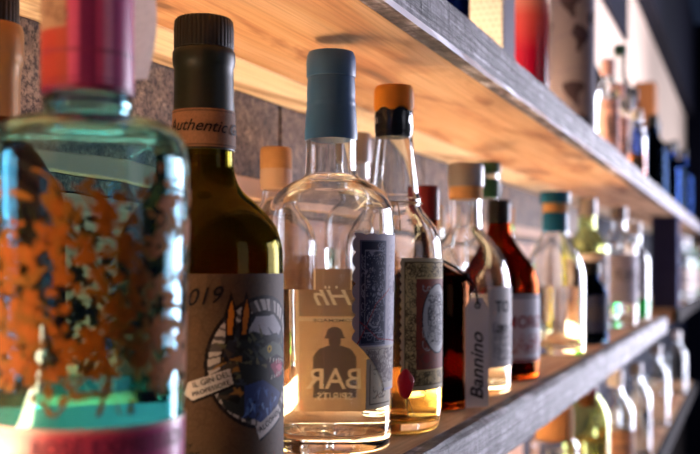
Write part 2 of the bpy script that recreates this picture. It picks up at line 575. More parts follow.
def led(x0, x1, z, label):
    t = thing('led_strip', label, 'light', (x0, WY - 0.012, z))
    L = x1 - x0
    obj('channel', box(0, L, 0.006, 0.0115, 0.0, 0.026), 'alu', t)
    obj('diffuser', box(0, L, 0, 0.006, 0.001, 0.025), 'led', t)
    return t
led(-0.5, 1.9, 0.0005, 'warm glowing light strip along the wall behind the front bottles')
led(0.7, 4.9, 0.3250, 'warm glowing light strip along the wall above the upper shelf')
led(0.9, 1.95, -0.3345, 'warm glowing light strip behind the bottles of the lowest shelf')

# ------------------------------------------------------------------ flowered teal bottle
def flower_print(rf, z0, z1, n, seed, leaf=False):
    bm = bmesh.new(); r = random.Random(seed); rm = rf((z0 + z1) / 2)
    def pt(u, v):
        z = min(max(v, 0.071), 0.168); rad = rf(z) + 0.0004; a = u / rm
        return (rad * math.cos(a), rad * math.sin(a), z)
    def fan(pts):
        cx = sum(p[0] for p in pts) / len(pts); cy = sum(p[1] for p in pts) / len(pts)
        c = bm.verts.new(pt(cx, cy)); vs = [bm.verts.new(pt(*q)) for q in pts]
        for a, b in zip(vs, vs[1:] + vs[:1]): bm.faces.new((c, a, b))
    def petal(x, y, an, L, W):
        pts = []
        for k in range(10):
            s = k / 10 * 2 * PI
            px = L * (0.5 - 0.5 * math.cos(s)); py = W * math.sin(s) * (0.45 + 0.55 * (px / L))
            py *= 1 + 0.18 * math.sin(3 * s + x * 900)
            pts.append((x + px * math.cos(an) - py * math.sin(an), y + px * math.sin(an) + py * math.cos(an)))
        fan(pts)
    def stem(x, y, an, L):
        w = 0.0005; pr = None
        for k in range(9):
            a = bm.verts.new(pt(x - w * math.sin(an), y + w * math.cos(an))); b = bm.verts.new(pt(x + w * math.sin(an), y - w * math.cos(an)))
            if pr: bm.faces.new((pr[0], pr[1], b, a))
            pr = (a, b); x += math.cos(an) * L / 8; y += math.sin(an) * L / 8; an += r.uniform(-.1, .3)
    for i in range(n):
        u = r.uniform(0, 2 * PI) * rm; z = z0 + (z1 - z0) * r.random() ** 1.25
        if leaf:
            stem(u, z, r.uniform(0, 6.28), r.uniform(.012, .026))
            for k in range(r.randint(2, 5)):
                petal(u + r.uniform(-.008, .008), z + r.uniform(-.008, .008), r.uniform(0, 6.28), r.uniform(.006, .012), r.uniform(.0014, .0026))
        else:
            k0 = r.uniform(0, 6.28); nn = r.choice((4, 5, 5, 6)); s = r.uniform(.0022, .0048)
            for k in range(nn):
                petal(u, z, k0 + k * 2 * PI / nn + r.uniform(-.2, .2), s * r.uniform(.8, 1.2), s * r.uniform(.32, .46))
            for k in range(r.randint(0, 3)):
                petal(u + r.uniform(-.01, .01), z + r.uniform(-.01, .01), r.uniform(0, 6.28), .004, .0016)
    return bm

def plain_obj(name, bm, m, parent):
    me = bpy.data.meshes.new(name); bm.to_mesh(me); bm.free(); me.materials.append(M[m])
    o = bpy.data.objects.new(name, me); C.objects.link(o); o.parent = parent
    return o

b1 = thing('gin_bottle', 'big teal glass bottle covered in orange flowers, pink label round its foot', 'bottle', (0.329, 0.252, 0))
rf = bottle_glass(b1, [(0.0335, 0), (0.0372, 0.001), (0.0378, 0.012), (0.0386, 0.06), (0.0402, 0.12), (0.0412, 0.158), (0.0412, 0.172),
                       (0.0385, 0.182), (0.030, 0.1868), (0.020, 0.1872), (0.0170, 0.1885), (0.0170, 0.190), (0.0182, 0.1915), (0.0182, 0.1955), (0.015, 0.1968), (0.0148, 0.27)],
                  'teal_glass', 0.003, 0.012, 0.079, 'teal_water', 96)
A1 = R(217.5)
cv = Canvas(0.016 * 2 * PI, 0.082, 0.0009, (176, 62, 66))
L = cv.w
f0 = cv.u / L
cv.put((f0 > 0.0) & (f0 < 0.20), (160, 60, 52)); cv.put((f0 >= 0.20) & (f0 < 0.38), (196, 76, 128)); cv.put((f0 > 0.245) & (f0 < 0.31), (112, 36, 84)); cv.put((f0 > 0.34) & (f0 < 0.37), (222, 132, 176)); cv.put(f0 >= 0.38, (176, 60, 112))
cv.put((f0 < 0.19) & (cv.v > 0.022), (160, 132, 114)); cv.scribble(0.002, 0.024, 0.020, 0.08, 50, (112, 82, 70), 0.0009, 3)
for z in (0.001, 0.012, 0.0135): cv.rect(0, z, L, z + 0.0009, (120, 40, 80), .6)
cap = cap_lathe(b1, 'capsule', [(0.0182, 0.1972), (0.0187, 0.199), (0.0183, 0.206), (0.0182, 0.2805), (0.0165, 0.2835)], 'ink_pink')
cp = cv.wrap('printed_band', rfun([(0.0183, 0.2), (0.0183, 0.29)]), A1 - R(88), 0.1995, cap, 'gloss_paint', 0.0004)
cv = Canvas(0.150, 0.045, 0.0012, (206, 66, 84))
g = np.clip((cv.u - 0.028) / 0.09, 0, 1)[..., None]
cv.col = np.array(lin((226, 88, 84))) * (1 - g) + np.array(lin((172, 44, 118))) * g
cv.rect(0, 0.043, 0.24, 0.045, (206, 150, 150))
lab = cv.wrap('label', rf, A1 - 0.075 / 0.0385, 0.0215, b1, 'gloss_paint', 0.0006)
cv = Canvas(0.084, 0.050, 0.003, (240, 240, 236))
cv.wrap('back_sheet', rf, A1 + PI - 0.042 / 0.0385, 0.018, b1, 'backlit', 0.0003)  # added pale diffusing sheet, brightens the teal liquid from behind
text_wrap([('ROSÉ EXPRESSION', 0, 0, 0.0085, 0, 0, 'CENTER')], rf, A1 + R(20), 0.0562, 'ink_pink', lab, lift=0.0010)
fl = plain_obj('flower_print', flower_print(rf, 0.086, 0.157, 290, 4), 'flower', b1)
lf = plain_obj('leaf_print', flower_print(rf, 0.075, 0.153, 90, 9, True), 'leaf', b1)
# grey paper seal standing off the capsule
cv = Canvas(0.014, 0.075, 0.0015, (190, 182, 178)); cv.speckle(.08)
an = A1 + R(128)
cx, cyy = 0.0215 * math.cos(an), 0.0215 * math.sin(an)
rx, ry = math.sin(R(22.37)), -math.cos(R(22.37))
cv.mesh('paper_seal', lambda u, v: (cx + rx * (u - 0.006 + 0.004 * math.sin(v * 60)), cyy + ry * (u - 0.006 + 0.004 * math.sin(v * 60)), 0.2075 + v), 'backlit', b1)

# ------------------------------------------------------------------ dark olive bottle with round emblem
b2 = thing('gin_bottle', 'dark olive glass bottle with black ribbed cap and a ringed creature emblem', 'bottle', (0.486, 0.291, 0))
A2 = R(210.9)
rf = bottle_glass(b2, [(0.041, 0), (0.0452, 0.001), (0.0455, 0.012), (0.0455, 0.128), (0.0452, 0.140), (0.041, 0.152), (0.031, 0.163), (0.0205, 0.172), (0.0172, 0.182),
                       (0.0168, 0.192), (0.0165, 0.235), (0.0150, 0.255)], 'olive_glass', 0.003, 0.01, 0.137, 'olive_water', 96)
cap_lathe(b2, 'capsule', [(0.0177, 0.1935), (0.0177, 0.200), (0.0174, 0.22), (0.0168, 0.2405), (0.0176, 0.2425), (0.0181, 0.246), (0.0178, 0.2512), (0.0150, 0.2518)], 'capsule_dark')
cap_lathe(b2, 'cap', [(0.0170, 0.2519), (0.0172, 0.2527), (0.0172, 0.2675), (0.0155, 0.2695)], 'black', 120, lambda i, k: 1.0 if k % 3 else 0.972, 1)
nb = rfun([(0.0178, 0.19), (0.0174, 0.225)])
cv = Canvas(0.0176 * 2 * PI, 0.0215, 0.0006, (122, 88, 66)); cv.speckle(.1, 4)
for v in (0.001, 0.0200): cv.rect(0, v, 1, v + 0.0007, (70, 48, 38))
bd = cv.wrap('neck_band', nb, A2 - R(180), 0.1945, b2, lift=0.0005)
text_wrap([('Authentic Gin', 0, 0, 0.0092, 0.35, R(-3), 'CENTER')], nb, A2 + R(8), 0.203, 'ink_black', bd, lift=0.0010)
# label
W2, H2 = 0.150, 0.109
cv = Canvas(W2, H2, 0.00055, (82, 62, 46)); cv.speckle(.12, 2)
cv.scribble(0, 0, W2, H2, 120, (72, 52, 40), 0.001, 5, .5, 0.01)
cu, cvv = W2 / 2 + R(46) * 0.0455, 0.0605
rr = 0.0345
cv.disc(cu, cvv, rr * 1.06, (22, 18, 20)); cv.disc(cu, cvv, rr, (190, 180, 172)); cv.ring(cu, cvv, rr * .77, rr * .82, (30, 26, 28))
for k in range(38):
    a = 2 * PI * k / 38; wv = (0.0010, 0.0022, 0.0042)[k * 7 % 3]
    cv.stroke([(cu + rr * .83 * math.cos(a), cvv + rr * .83 * math.sin(a)), (cu + rr * .99 * math.cos(a + .06), cvv + rr * .99 * math.sin(a + .06))], wv, (40, 34, 36), .85)
cv.disc(cu, cvv, rr * .77, (40, 42, 50))
q = lambda pts, sc=1.0: [(cu + x * rr * sc, cvv + y * rr * sc) for x, y in pts]
def tri(rs, x, y, L, W, an, c, a=.9):
    cv.poly(q([(x - W * math.sin(an), y + W * math.cos(an)), (x + W * math.sin(an), y - W * math.cos(an)), (x + L * math.cos(an), y + L * math.sin(an))]), c, a)
cv.poly(q([(-.45, .35), (-.2, .72), (.25, .74), (.55, .5), (.3, .3)]), (168, 164, 168))          # pale sky behind the head
r5 = random.Random(12)
cv.poly(q([(-.85, -.45), (-.62, .05), (-.5, .42), (-.25, .5), (.05, .42), (.35, .45), (.62, .28), (.80, .0), (.72, -.3), (.4, -.5), (.2, -.8), (-.35, -.9), (-.72, -.7)]), (36, 40, 40))
for k in range(70):       # mane and scales
    x, y = r5.uniform(-.75, .65), r5.uniform(-.35, .45)
    tri(r5, x, y, r5.uniform(.12, .26), .035, r5.uniform(1.6, 3.4), r5.choice([(66, 74, 66), (96, 96, 70), (22, 24, 26), (52, 62, 76), (120, 112, 78), (18, 18, 20)]))
cv.poly(q([(-.15, .18), (.2, .32), (.55, .22), (.78, .02), (.6, -.02), (.3, .05), (.05, .02)]), (92, 98, 84))
cv.poly(q([(.02, .02), (.35, .10), (.74, -.02), (.70, -.26), (.42, -.36), (.12, -.24)]), (30, 14, 20))
cv.poly(q([(.14, -.06), (.4, .02), (.66, -.08), (.58, -.26), (.34, -.28)]), (138, 34, 58))
cv.poly(q([(.30, -.10), (.5, -.06), (.60, -.14), (.46, -.2)]), (196, 92, 110))
for k in range(6): tri(r5, .14 + k * .1, .05 - .01 * k, .09, .02, -1.5, (214, 206, 190)); tri(r5, .18 + k * .09, -.30 + .02 * k, .08, .02, 1.5, (214, 206, 190))
cv.disc(cu + .12 * rr, cvv + .2 * rr, .0020, (206, 170, 60)); cv.disc(cu + .12 * rr, cvv + .2 * rr, .0009, (10, 10, 10))
cv.poly(q([(-.42, -.35), (-.05, -.28), (.25, -.42), (.5, -.55), (.3, -.84), (-.1, -.95), (-.4, -.8)]), (44, 62, 112))
for k in range(34):
    x, y = r5.uniform(-.4, .38), r5.uniform(-.82, -.38)
    tri(r5, x, y, r5.uniform(.1, .2), .03, r5.uniform(3.6, 5.2), r5.choice([(84, 118, 178), (120, 152, 200), (24, 30, 58), (60, 84, 140)]))
for k in range(16):
    x, y = r5.uniform(-.8, -.45), r5.uniform(-.6, .2)
    tri(r5, x, y, r5.uniform(.15, .28), .05, r5.uniform(2.2, 3.8), r5.choice([(24, 22, 24), (150, 104, 50), (70, 60, 48), (16, 16, 18)]))
for hx, lean in ((-.66, .03), (-.42, .05)):   # two upright horns
    cv.poly(q([(hx - .07, .38), (hx - .11 + lean, .8), (hx - .01 + lean, 1.14), (hx + .09 + lean, .8), (hx + .07, .38)]), (24, 18, 18))
    cv.poly(q([(hx - .035, .46), (hx - .06 + lean, .8), (hx + lean, 1.0), (hx + .045 + lean, .8), (hx + .035, .46)]), (190, 112, 36))
bx = [(-1.30, -.26), (-.66, -.06), (-.60, -.30), (-1.24, -.54), (-1.36, -.44)]
cv.poly([(x + .0008, y - .0014) for x, y in q(bx)], (24, 20, 22)); cv.poly(q(bx), (204, 194, 188))
bx = [(-.20, -1.0), (.42, -.72), (.46, -.94), (-.12, -1.22)]
cv.poly([(x + .0006, y - .0012) for x, y in q(bx)], (24, 20, 22)); cv.poly(q(bx), (196, 186, 180))
cv.rect(0.046, 0.009, 0.070, 0.0098, (34, 28, 28)); cv.poly([(0.052, .0215), (0.064, .0215), (0.058, .026)], (34, 28, 28))
l2 = cv.wrap('label', rf, A2 - W2 / 2 / 0.0455, 0.0145, b2)
X = lambda u: u - W2 / 2
text_wrap([('2019', -0.0035, 0.0925, 0.0125, 0.4, R(6), 'CENTER'), ('IL GIN DEL', X(cu) - .94 * rr, 0.0515, 0.0042, 0, R(17), 'CENTER'),
           ('PROFESSORE', X(cu) - .94 * rr, 0.0470, 0.0036, 0, R(18), 'CENTER'), ('ALCOHOL', X(cu) + .16 * rr, 0.0265, 0.0046, 0, R(24), 'CENTER'),
           ('Produced by', X(0.058), 0.0172, 0.0042, 0.2, 0, 'CENTER'), ('PROFESSORE', X(0.058), 0.0110, 0.0052, 0, 0, 'CENTER')],
          rf, A2, 0.0145, 'ink_black', l2, lift=0.0009)

# ------------------------------------------------------------------ clear bottle, blue wax
b3 = thing('spirit_bottle', 'clear round shouldered bottle with blue grey wax over its neck', 'bottle', (0.633, 0.275, 0))
A3 = R(203.5)
rf = bottle_glass(b3, [(0.038, 0), (0.0418, 0.001), (0.0424, 0.012), (0.0432, 0.06), (0.0446, 0.13), (0.0450, 0.157), (0.0440, 0.170), (0.0385, 0.180), (0.0290, 0.1865),
                       (0.0200, 0.190), (0.0180, 0.1945), (0.0179, 0.23), (0.0150, 0.262)], 'clear', 0.0032, 0.014, 0.112, 'water', 96)
cap_lathe(b3, 'wax_seal', [(0.0185, 0.2170), (0.0189, 0.2195), (0.0183, 0.2285), (0.0177, 0.2385), (0.0172, 0.2405), (0.0175, 0.2430), (0.0170, 0.2455), (0.0173, 0.2500), (0.0168, 0.2600), (0.0166, 0.2612)], 'blue_wax')
cap_lathe(b3, 'cap', [(0.0172, 0.2613), (0.0176, 0.2627), (0.0176, 0.2752), (0.0160, 0.2790)], 'blue_wax')
# stamp label with scalloped edges
W3, H3 = 0.072, 0.108
cv = Canvas(W3, H3, 0.0005, (186, 180, 192)); cv.speckle(.06, 3)
per = 0.0105
sc_l = 0.0004 + 0.0026 * np.abs(np.sin(cv.v * PI / per)) ** 0.7; sc_t = 0.0012 + 0.0014 * np.abs(np.sin(cv.u * PI / per))
cv.keep = (cv.u > 0.0031 - sc_l) & (cv.v < H3 - 0.0026 + sc_t)
cv.keep &= ~((cv.u < 0.030) & (cv.v < 0.036 * (1 - (cv.u / 0.030)) ** 0.7))
cv.rect(0.006, 0.032, 0.030, 0.103, (90, 94, 120)); cv.rect(0.0072, 0.0335, 0.0288, 0.1018, (40, 46, 72))
cv.rect(0.010, 0.040, 0.026, 0.096, (150, 150, 168))
cv.scribble(0.0075, 0.034, 0.0285, 0.101, 70, (150, 152, 174), 0.0005, 3, .8, 0.005)
cv.scribble(0.0105, 0.041, 0.0255, 0.095, 110, (44, 50, 76), 0.0008, 4, .9, 0.006)
cv.ring(0.018, 0.050, 0.007, 0.0078, (48, 54, 80)); cv.ring(0.018, 0.050, 0.009, 0.0096, (48, 54, 80)); cv.disc(0.018, 0.050, 0.0062, (172, 170, 182)); cv.scribble(0.013, 0.045, 0.023, 0.055, 24, (60, 64, 90), 0.0006, 6)
cv.rect(0.033, 0.030, 0.071, 0.105, (186, 180, 190)); cv.scribble(0.034, 0.034, 0.070, 0.102, 120, (126, 124, 148), 0.0005, 5, .7, 0.006)
cv.poly([(0.004, 0.031), (0.05, 0.031), (0.05, 0.002), (0.028, 0.002)], (196, 184, 170)); cv.scribble(0.012, 0.006, 0.048, 0.029, 130, (120, 104, 102), 0.0006, 7, .8, 0.005)
cv.stroke([(0.004, 0.032), (0.020, 0.060), (0.036, 0.070)], 0.0008, (150, 60, 70)); cv.stroke([(0.006, 0.048), (0.022, 0.036), (0.05, 0.033)], 0.0008, (150, 60, 70))
l3 = cv.wrap('label', rf, A3 + R(17.5), 0.0425, b3)
text_wrap([('B', 0, 0.018, 0.011, 0.15, 0, 'CENTER'), ('F', 0, -0.012, 0.010, 0.1, 0, 'CENTER')], rf, A3 + R(78), 0.092, 'ink_black', l3, lift=0.0009)
# cream strip label under the stamp
cv = Canvas(0.030, 0.034, 0.0008, (214, 200, 172)); cv.rect(0.003, 0.003, 0.027, 0.0036, (110, 90, 70)); cv.rect(0.003, 0.03, 0.027, 0.0306, (110, 90, 70)); cv.rect(0.003, 0.003, 0.0036, 0.03, (110, 90, 70))
cv.scribble(0.006, 0.007, 0.024, 0.027, 16, (120, 100, 84), 0.0006, 2)
cv.wrap('strip_label', rf, A3 + R(33), 0.031, b3, lift=0.0002)
# back label with a standing figure, its face turned to the wall
WB, HB = 0.030, 0.104
cv = Canvas(WB, HB, 0.0004, (216, 178, 144)); cv.speckle(.06, 5)
cx3 = WB / 2
cv.rect(0, HB - 0.034, WB, HB, (138, 112, 96)); cv.rect(0, HB - 0.038, WB, HB - 0.035, (236, 214, 190))
cv.rect(0, 0.0, 0.0012, HB, (240, 214, 186)); cv.rect(WB - .0012, 0.0, WB, HB, (240, 214, 186))
cv.poly([(cx3 - .0085, .010), (cx3 - .0085, .040), (cx3 - .0060, .0460), (cx3 - .002, .0485), (cx3 + .002, .0485), (cx3 + .0060, .0460), (cx3 + .0085, .040), (cx3 + .0085, .010)], (84, 68, 60))
cv.disc(cx3, .0515, .0026, (84, 68, 60), .0050)
cv.poly([(cx3 - .0042, .0535), (cx3 + .0042, .0535), (cx3 + .0036, .0552), (cx3 + .0028, .0600), (cx3 + .001, .0618), (cx3 - .001, .0618), (cx3 - .0028, .0600), (cx3 - .0036, .0552)], (84, 68, 60))
cv.text('BAR', cx3, .017, .021, (240, 218, 192), .56)
cv.text('SPIRITS', cx3, .0085, .0075, (240, 218, 192), .6)
cv.text('HOMEMADE', cx3, .0655, .0034, (60, 46, 40), .9)
cv.text('Hh', cx3, HB - .026, .019, (250, 240, 226), .62, .4)
AB = A3 + PI - R(2)
lb = cv.wrap('back_sheet', rf, AB - WB / 2 / 0.0438, 0.022, b3, 'backlit')
lb['label'] = 'brown back label with the dark figure of a person in a hat'

# ------------------------------------------------------------------ clear bottle with orange stopper
b4 = thing('liqueur_bottle', 'clear cone necked bottle of pale yellow spirit with orange stopper and red wax blob', 'bottle', (0.72, 0.259, 0))
A4 = R(199.8)
rf = bottle_glass(b4, [(0.028, 0), (0.0345, 0.002), (0.0372, 0.011), (0.0374, 0.03), (0.0378, 0.136), (0.0374, 0.147), (0.0325, 0.160), (0.0225, 0.1715), (0.0208, 0.176), (0.0218, 0.180), (0.0196, 0.184),
                       (0.0192, 0.192), (0.0146, 0.229), (0.0144, 0.232), (0.0152, 0.234), (0.0152, 0.2505), (0.0134, 0.2515)], 'clear', 0.0022, 0.010, 0.118, 'yellow_water', 96)
cap_lathe(b4, 'stopper', [(0.0100, 0.2285), (0.0128, 0.229), (0.0130, 0.232), (0.0130, 0.2515)], 'black')
cap_lathe(b4, 'stopper_top', [(0.0156, 0.2518), (0.0159, 0.2530), (0.0157, 0.257), (0.0157, 0.2660), (0.0140, 0.2690)], 'orange_wood')
for v in bpy.data.objects['stopper_top'].data.vertices:   # dripped lower rim
    if v.co.z < 0.2545 and v.co.xy.length > 0.01: v.co.z -= 0.0014 + 0.0016 * math.sin(6 * math.atan2(v.co.y, v.co.x)) 
W4, H4 = 0.062, 0.100
cv = Canvas(W4, H4, 0.0005, (204, 186, 146)); cv.speckle(.06, 7)
cv.keep = (cv.u > 0.0016 - 0.0013 * np.abs(np.sin(cv.v * PI / 0.0062)))
cv.rect(0.004, 0.004, 0.060, 0.097, (120, 100, 60)); cv.rect(0.0048, 0.0048, 0.0592, 0.0962, (218, 190, 130))
cv.scribble(0.005, 0.005, 0.013, 0.096, 90, (96, 80, 50), 0.0005, 2, .9, 0.004); cv.scribble(0.005, 0.086, 0.058, 0.096, 60, (96, 80, 50), 0.0005, 3, .9, 0.004); cv.scribble(0.005, 0.005, 0.058, 0.014, 60, (96, 80, 50), 0.0005, 4, .9, 0.004)
cv.rect(0.0135, 0.016, 0.058, 0.084, (150, 74, 56)); cv.scribble(0.014, 0.017, 0.057, 0.083, 90, (116, 70, 60), 0.0007, 5, .7, 0.005)
cv.disc(0.037, 0.054, 0.019, (40, 38, 40), 0.027); cv.disc(0.037, 0.054, 0.0178, (196, 194, 192), 0.0257); cv.disc(0.037, 0.054, 0.0135, (150, 148, 150), 0.021)
cv.scribble(0.024, 0.036, 0.050, 0.072, 60, (58, 56, 60), 0.0007, 6, .8, 0.005); cv.scribble(0.019, 0.030, 0.054, 0.08, 40, (200, 196, 190), 0.0006, 11, .8, 0.004)
cv.disc(0.023, 0.024, 0.0035, (160, 60, 50)); cv.disc(0.050, 0.024, 0.0035, (160, 60, 50))
l4 = cv.wrap('label', rf, A4 + R(6), 0.034, b4)
a = A4 + R(13); bm = bmesh.new()
bmesh.ops.create_uvsphere(bm, u_segments=24, v_segments=16, radius=1)
for v in bm.verts:
    v.co = Vector((v.co.x * 0.0026, v.co.y * 0.0064 * (1 + .08 * math.sin(5 * v.co.z)), v.co.z * 0.0108 * (1 + .05 * math.cos(4 * v.co.y))))
bm.transform(Matrix.Translation((0.0388 * math.cos(a), 0.0388 * math.sin(a), 0.0400)) @ Matrix.Rotation(a, 4, 'Z'))
ws = obj('wax_blob', bm, 'wax_red', b4, True); ws['label'] = 'red wax blob'
for da, sl in ((0.0, .06), (0.10, .16)):
    pts = [((0.0383) * math.cos(a + da * .3 + sl * k / 6), 0.0383 * math.sin(a + da * .3 + sl * k / 6), 0.031 - 0.016 * k / 6) for k in range(7)]
    obj('ribbon_end', tube(pts, 0.0004, 6), 'twine', ws)
pts = [(0.0222 * math.cos(k * PI / 16), 0.0222 * math.sin(k * PI / 16), 0.177) for k in range(33)]
tw = tube(pts, 0.0006, 6)
for da in (-.02, .12):
    tube([((0.0225 + 0.0155 * min(1, k / 5)) * math.cos(A4 + da), (0.0225 + 0.0155 * min(1, k / 5)) * math.sin(A4 + da), 0.1765 - 0.022 * (k / 8) ** 1.3) for k in range(9)], 0.0005, 6, tw)
obj('twine', tw, 'twine', b4, True)

# ------------------------------------------------------------------ brown bottle with hang tag
b5 = thing('liqueur_bottle', 'squat brown glass bottle with a white hanging tag on black cord', 'bottle', (0.850, 0.2726, 0))
rf = bottle_glass(b5, [(0.034, 0), (0.0375, 0.001), (0.038, 0.008), (0.038, 0.104), (0.0375, 0.113), (0.033, 0.120), (0.020, 0.126), (0.0115, 0.132), (0.0095, 0.145), (0.0090, 0.175)],
                  'brown_glass', 0.0028, 0.008, 0.105, 'olive_water', 64)
cap_lathe(b5, 'cap', [(0.0100, 0.1705), (0.0102, 0.172), (0.0102, 0.2), (0.0090, 0.2016)], 'maroon')
obj('cord_loop', tube([(0.0152 * math.cos(k * PI / 12), 0.0152 * math.sin(k * PI / 12), 0.1325) for k in range(25)], 0.0012, 8), 'cord', b5, True)
# tag hangs over the shoulder on the side facing the room
T = Vector((0.044 * math.cos(R(287.5)) + 0.016 * math.cos(R(197.5)), 0.044 * math.sin(R(287.5)) + 0.016 * math.sin(R(197.5)), 0))
kn = Vector((0.0355 * math.cos(R(272)), 0.0355 * math.sin(R(272)), 0.1195))
pts = [Vector((0.0152 * math.cos(R(272)), 0.0152 * math.sin(R(272)), 0.1325)), Vector((0.026 * math.cos(R(272)), 0.026 * math.sin(R(272)), 0.1268)), kn, T * 0.98 + Vector((0, 0, 0.108)), T + Vector((0.0004, 0, 0.094))]
cb = tube(pts, 0.0012, 8); bmesh.ops.create_uvsphere(cb, u_segments=10, v_segments=8, radius=0.0028, matrix=Matrix.Translation(kn))
obj('cord', cb, 'cord', b5, True)
bm = bmesh.new()
out = [(-.0118, 0), (.0118, 0), (.0118, .088), (.0062, .098), (-.0062, .098), (-.0118, .088)]
f = bm.faces.new([bm.verts.new((0, y, z)) for y, z in out])
ex = bmesh.ops.extrude_face_region(bm, geom=[f]); bmesh.ops.translate(bm, verts=[v for v in ex['geom'] if isinstance(v, bmesh.types.BMVert)], vec=(0.0008, 0, 0))
tg = obj('hang_tag', bm, 'tag', b5); tg.location = T + Vector((0, 0, 0.002)); tg.rotation_euler = (0, 0, R(45)); tg['label'] = 'white card tag lettered upwards in black script'
bm = text_bm([('Bannino', 0.006, -0.0055, 0.0185, 0.35, 0, 'LEFT')])
for v in bm.verts: v.co = (-0.0004, v.co.y * -1 * -1, v.co.x)
for v in bm.verts: v.co.y = v.co.y
me = bpy.data.meshes.new('lettering'); bm.to_mesh(me); bm.free(); me.materials.append(M['ink_black'])
o = bpy.data.objects.new('lettering', me); C.objects.link(o); o.parent = tg
obj('eyelet', tube([(-0.0006, 0.0024 * math.cos(k * PI / 8), 0.091 + 0.0024 * math.sin(k * PI / 8)) for k in range(17)], 0.0006, 6), 'cord', tg)

# ------------------------------------------------------------------ clear bottle, pewter cap
b6 = thing('spirit_bottle', 'clear bell shouldered bottle with pewter grey cap behind the white hanging tag', 'bottle', (0.965, 0.269, 0))
A6 = R(195.6)
rf = bottle_glass(b6, [(0.041, 0), (0.0448, 0.001), (0.0455, 0.01), (0.046, 0.1), (0.0448, 0.118), (0.041, 0.132), (0.0325, 0.148), (0.0190, 0.1625), (0.0160, 0.170), (0.0158, 0.205)],
                  'clear', 0.003, 0.010, 0.085, 'water', 72)
cap_lathe(b6, 'cork', [(0.0168, 0.1965), (0.0172, 0.198), (0.0172, 0.2093)], 'cork')
cap_lathe(b6, 'cap', [(0.0182, 0.2095), (0.0186, 0.211), (0.0186, 0.231), (0.0172, 0.233)], 'silver')
cv = Canvas(0.075, 0.080, 0.001, (230, 222, 218)); cv.speckle(.05); cv.rect(0.003, 0.003, 0.072, 0.077, (222, 214, 210)); cv.scribble(0.006, 0.008, 0.07, 0.045, 60, (120, 110, 112), 0.001, 3, .7, 0.01)
l6 = cv.wrap('label', rf, A6 + R(28), 0.028, b6)
text_wrap([('TO', 0, 0, 0.016, 0, 0, 'CENTER'), ('DRY', 0, -0.02, 0.010, 0, 0, 'CENTER')], rf, A6 + R(52), 0.083, 'ink_black', l6, lift=0.0009)

# ------------------------------------------------------------------ amber bottle
b7 = thing('amaro_bottle', 'amber glass bottle with black cap and white label', 'bottle', (1.106, 0.2686, 0))
A7 = R(193.6)
rf = bottle_glass(b7, [(0.040, 0), (0.0448, 0.001), (0.0458, 0.01), (0.046, 0.095), (0.0448, 0.112), (0.0395, 0.128), (0.0245, 0.148), (0.0145, 0.163), (0.0125, 0.18), (0.0118, 0.195)],
                  'amber_glass', 0.003, 0.008, 0.10, 'amber_water', 64)
cap_lathe(b7, 'cap', [(0.0128, 0.1785), (0.0130, 0.180), (0.0130, 0.2035), (0.0118, 0.2052)], 'black')
cv = Canvas(0.12, 0.075, 0.0012, (230, 222, 228)); cv.rect(0, 0.001, 0.12, 0.003, (140, 50, 50)); cv.rect(0, 0.071, 0.12, 0.073, (120, 110, 120)); cv.scribble(0.03, 0.01, 0.09, 0.03, 30, (170, 80, 80), 0.0012, 3, .7, 0.008)
l7 = cv.wrap('label', rf, A7 - R(42), 0.022, b7)
text_wrap([('AMORO', 0, 0, 0.019, 0, 0, 'CENTER')], rf, A7 + R(34), 0.060, 'ink_red', l7, lift=0.0009)

# ------------------------------------------------------------------ teal capped bottle
b8 = thing('gin_bottle', 'clear sloping shouldered bottle with teal cap and teal neck band', 'bottle', (1.442, 0.266, 0))
rf = bottle_glass(b8, [(0.039, 0), (0.0425, 0.001), (0.043, 0.01), (0.0435, 0.105), (0.0425, 0.122), (0.037, 0.142), (0.0265, 0.162), (0.0185, 0.178), (0.0172, 0.19), (0.0170, 0.222)],
                  'clear', 0.003, 0.010, 0.10, 'water', 64)
cap_lathe(b8, 'neck_band', [(0.0190, 0.1796), (0.0193, 0.181), (0.0190, 0.2068), (0.0176, 0.2078)], 'teal_cap')
cap_lathe(b8, 'cork', [(0.0180, 0.2079), (0.0182, 0.209), (0.0182, 0.2218)], 'cork')
cap_lathe(b8, 'cap', [(0.0218, 0.2219), (0.0222, 0.2235), (0.0222, 0.2372), (0.0208, 0.2387)], 'teal_cap')

# ------------------------------------------------------------------ the other bottles: one builder, each its own thing
def bottle(name, label, x, y, z, r, h, g, capm, cap_h=0.03, neck_r=0.014, sh=0.62, liq=None, lvl=0.5, lab=None, lab_col=None, group=None, capr=None, seg=48, round_sh=True, cat='bottle'):
    t = thing(name, label, cat, (x, y, z), 0, group)
    s0 = h * sh
    pts = [(r * .88, 0), (r * .985, 0.001), (r, 0.008), (r, s0 * .92), (r * .985, s0), (r * (.82 if round_sh else .86), s0 + h * .06), (neck_r * 1.5, s0 + h * .11), (neck_r * 1.05, s0 + h * .15), (neck_r, s0 + h * .19), (neck_r, h - cap_h * .4)]
    f = bottle_glass(t, pts, g, 0.0026, 0.008, h * lvl if liq else None, liq, seg)
    cr = capr or neck_r * 1.12
    cap_lathe(t, 'cap', [(cr, h - cap_h), (cr * 1.02, h - cap_h + .001), (cr * 1.02, h - .002), (cr * .92, h)], capm)
    if lab:
        z0, z1 = lab
        if isinstance(lab_col, str): lab_col = (200, 190, 190)
        cv = Canvas(2 * r * R(88), (z1 - z0) * h, 0.0025, lab_col)
        cv.rect(0.004, cv.h * .1, cv.w - .004, cv.h * .12, (90, 84, 90)); cv.rect(0.004, cv.h * .88, cv.w - .004, cv.h * .9, (90, 84, 90))
        cv.scribble(cv.w * .2, cv.h * .3, cv.w * .8, cv.h * .7, 12, (90, 84, 90), 0.0025, int(x * 100), .7, 0.016)
        cv.wrap('label', f, R(235) - R(88), z0 * h, t)
    return t
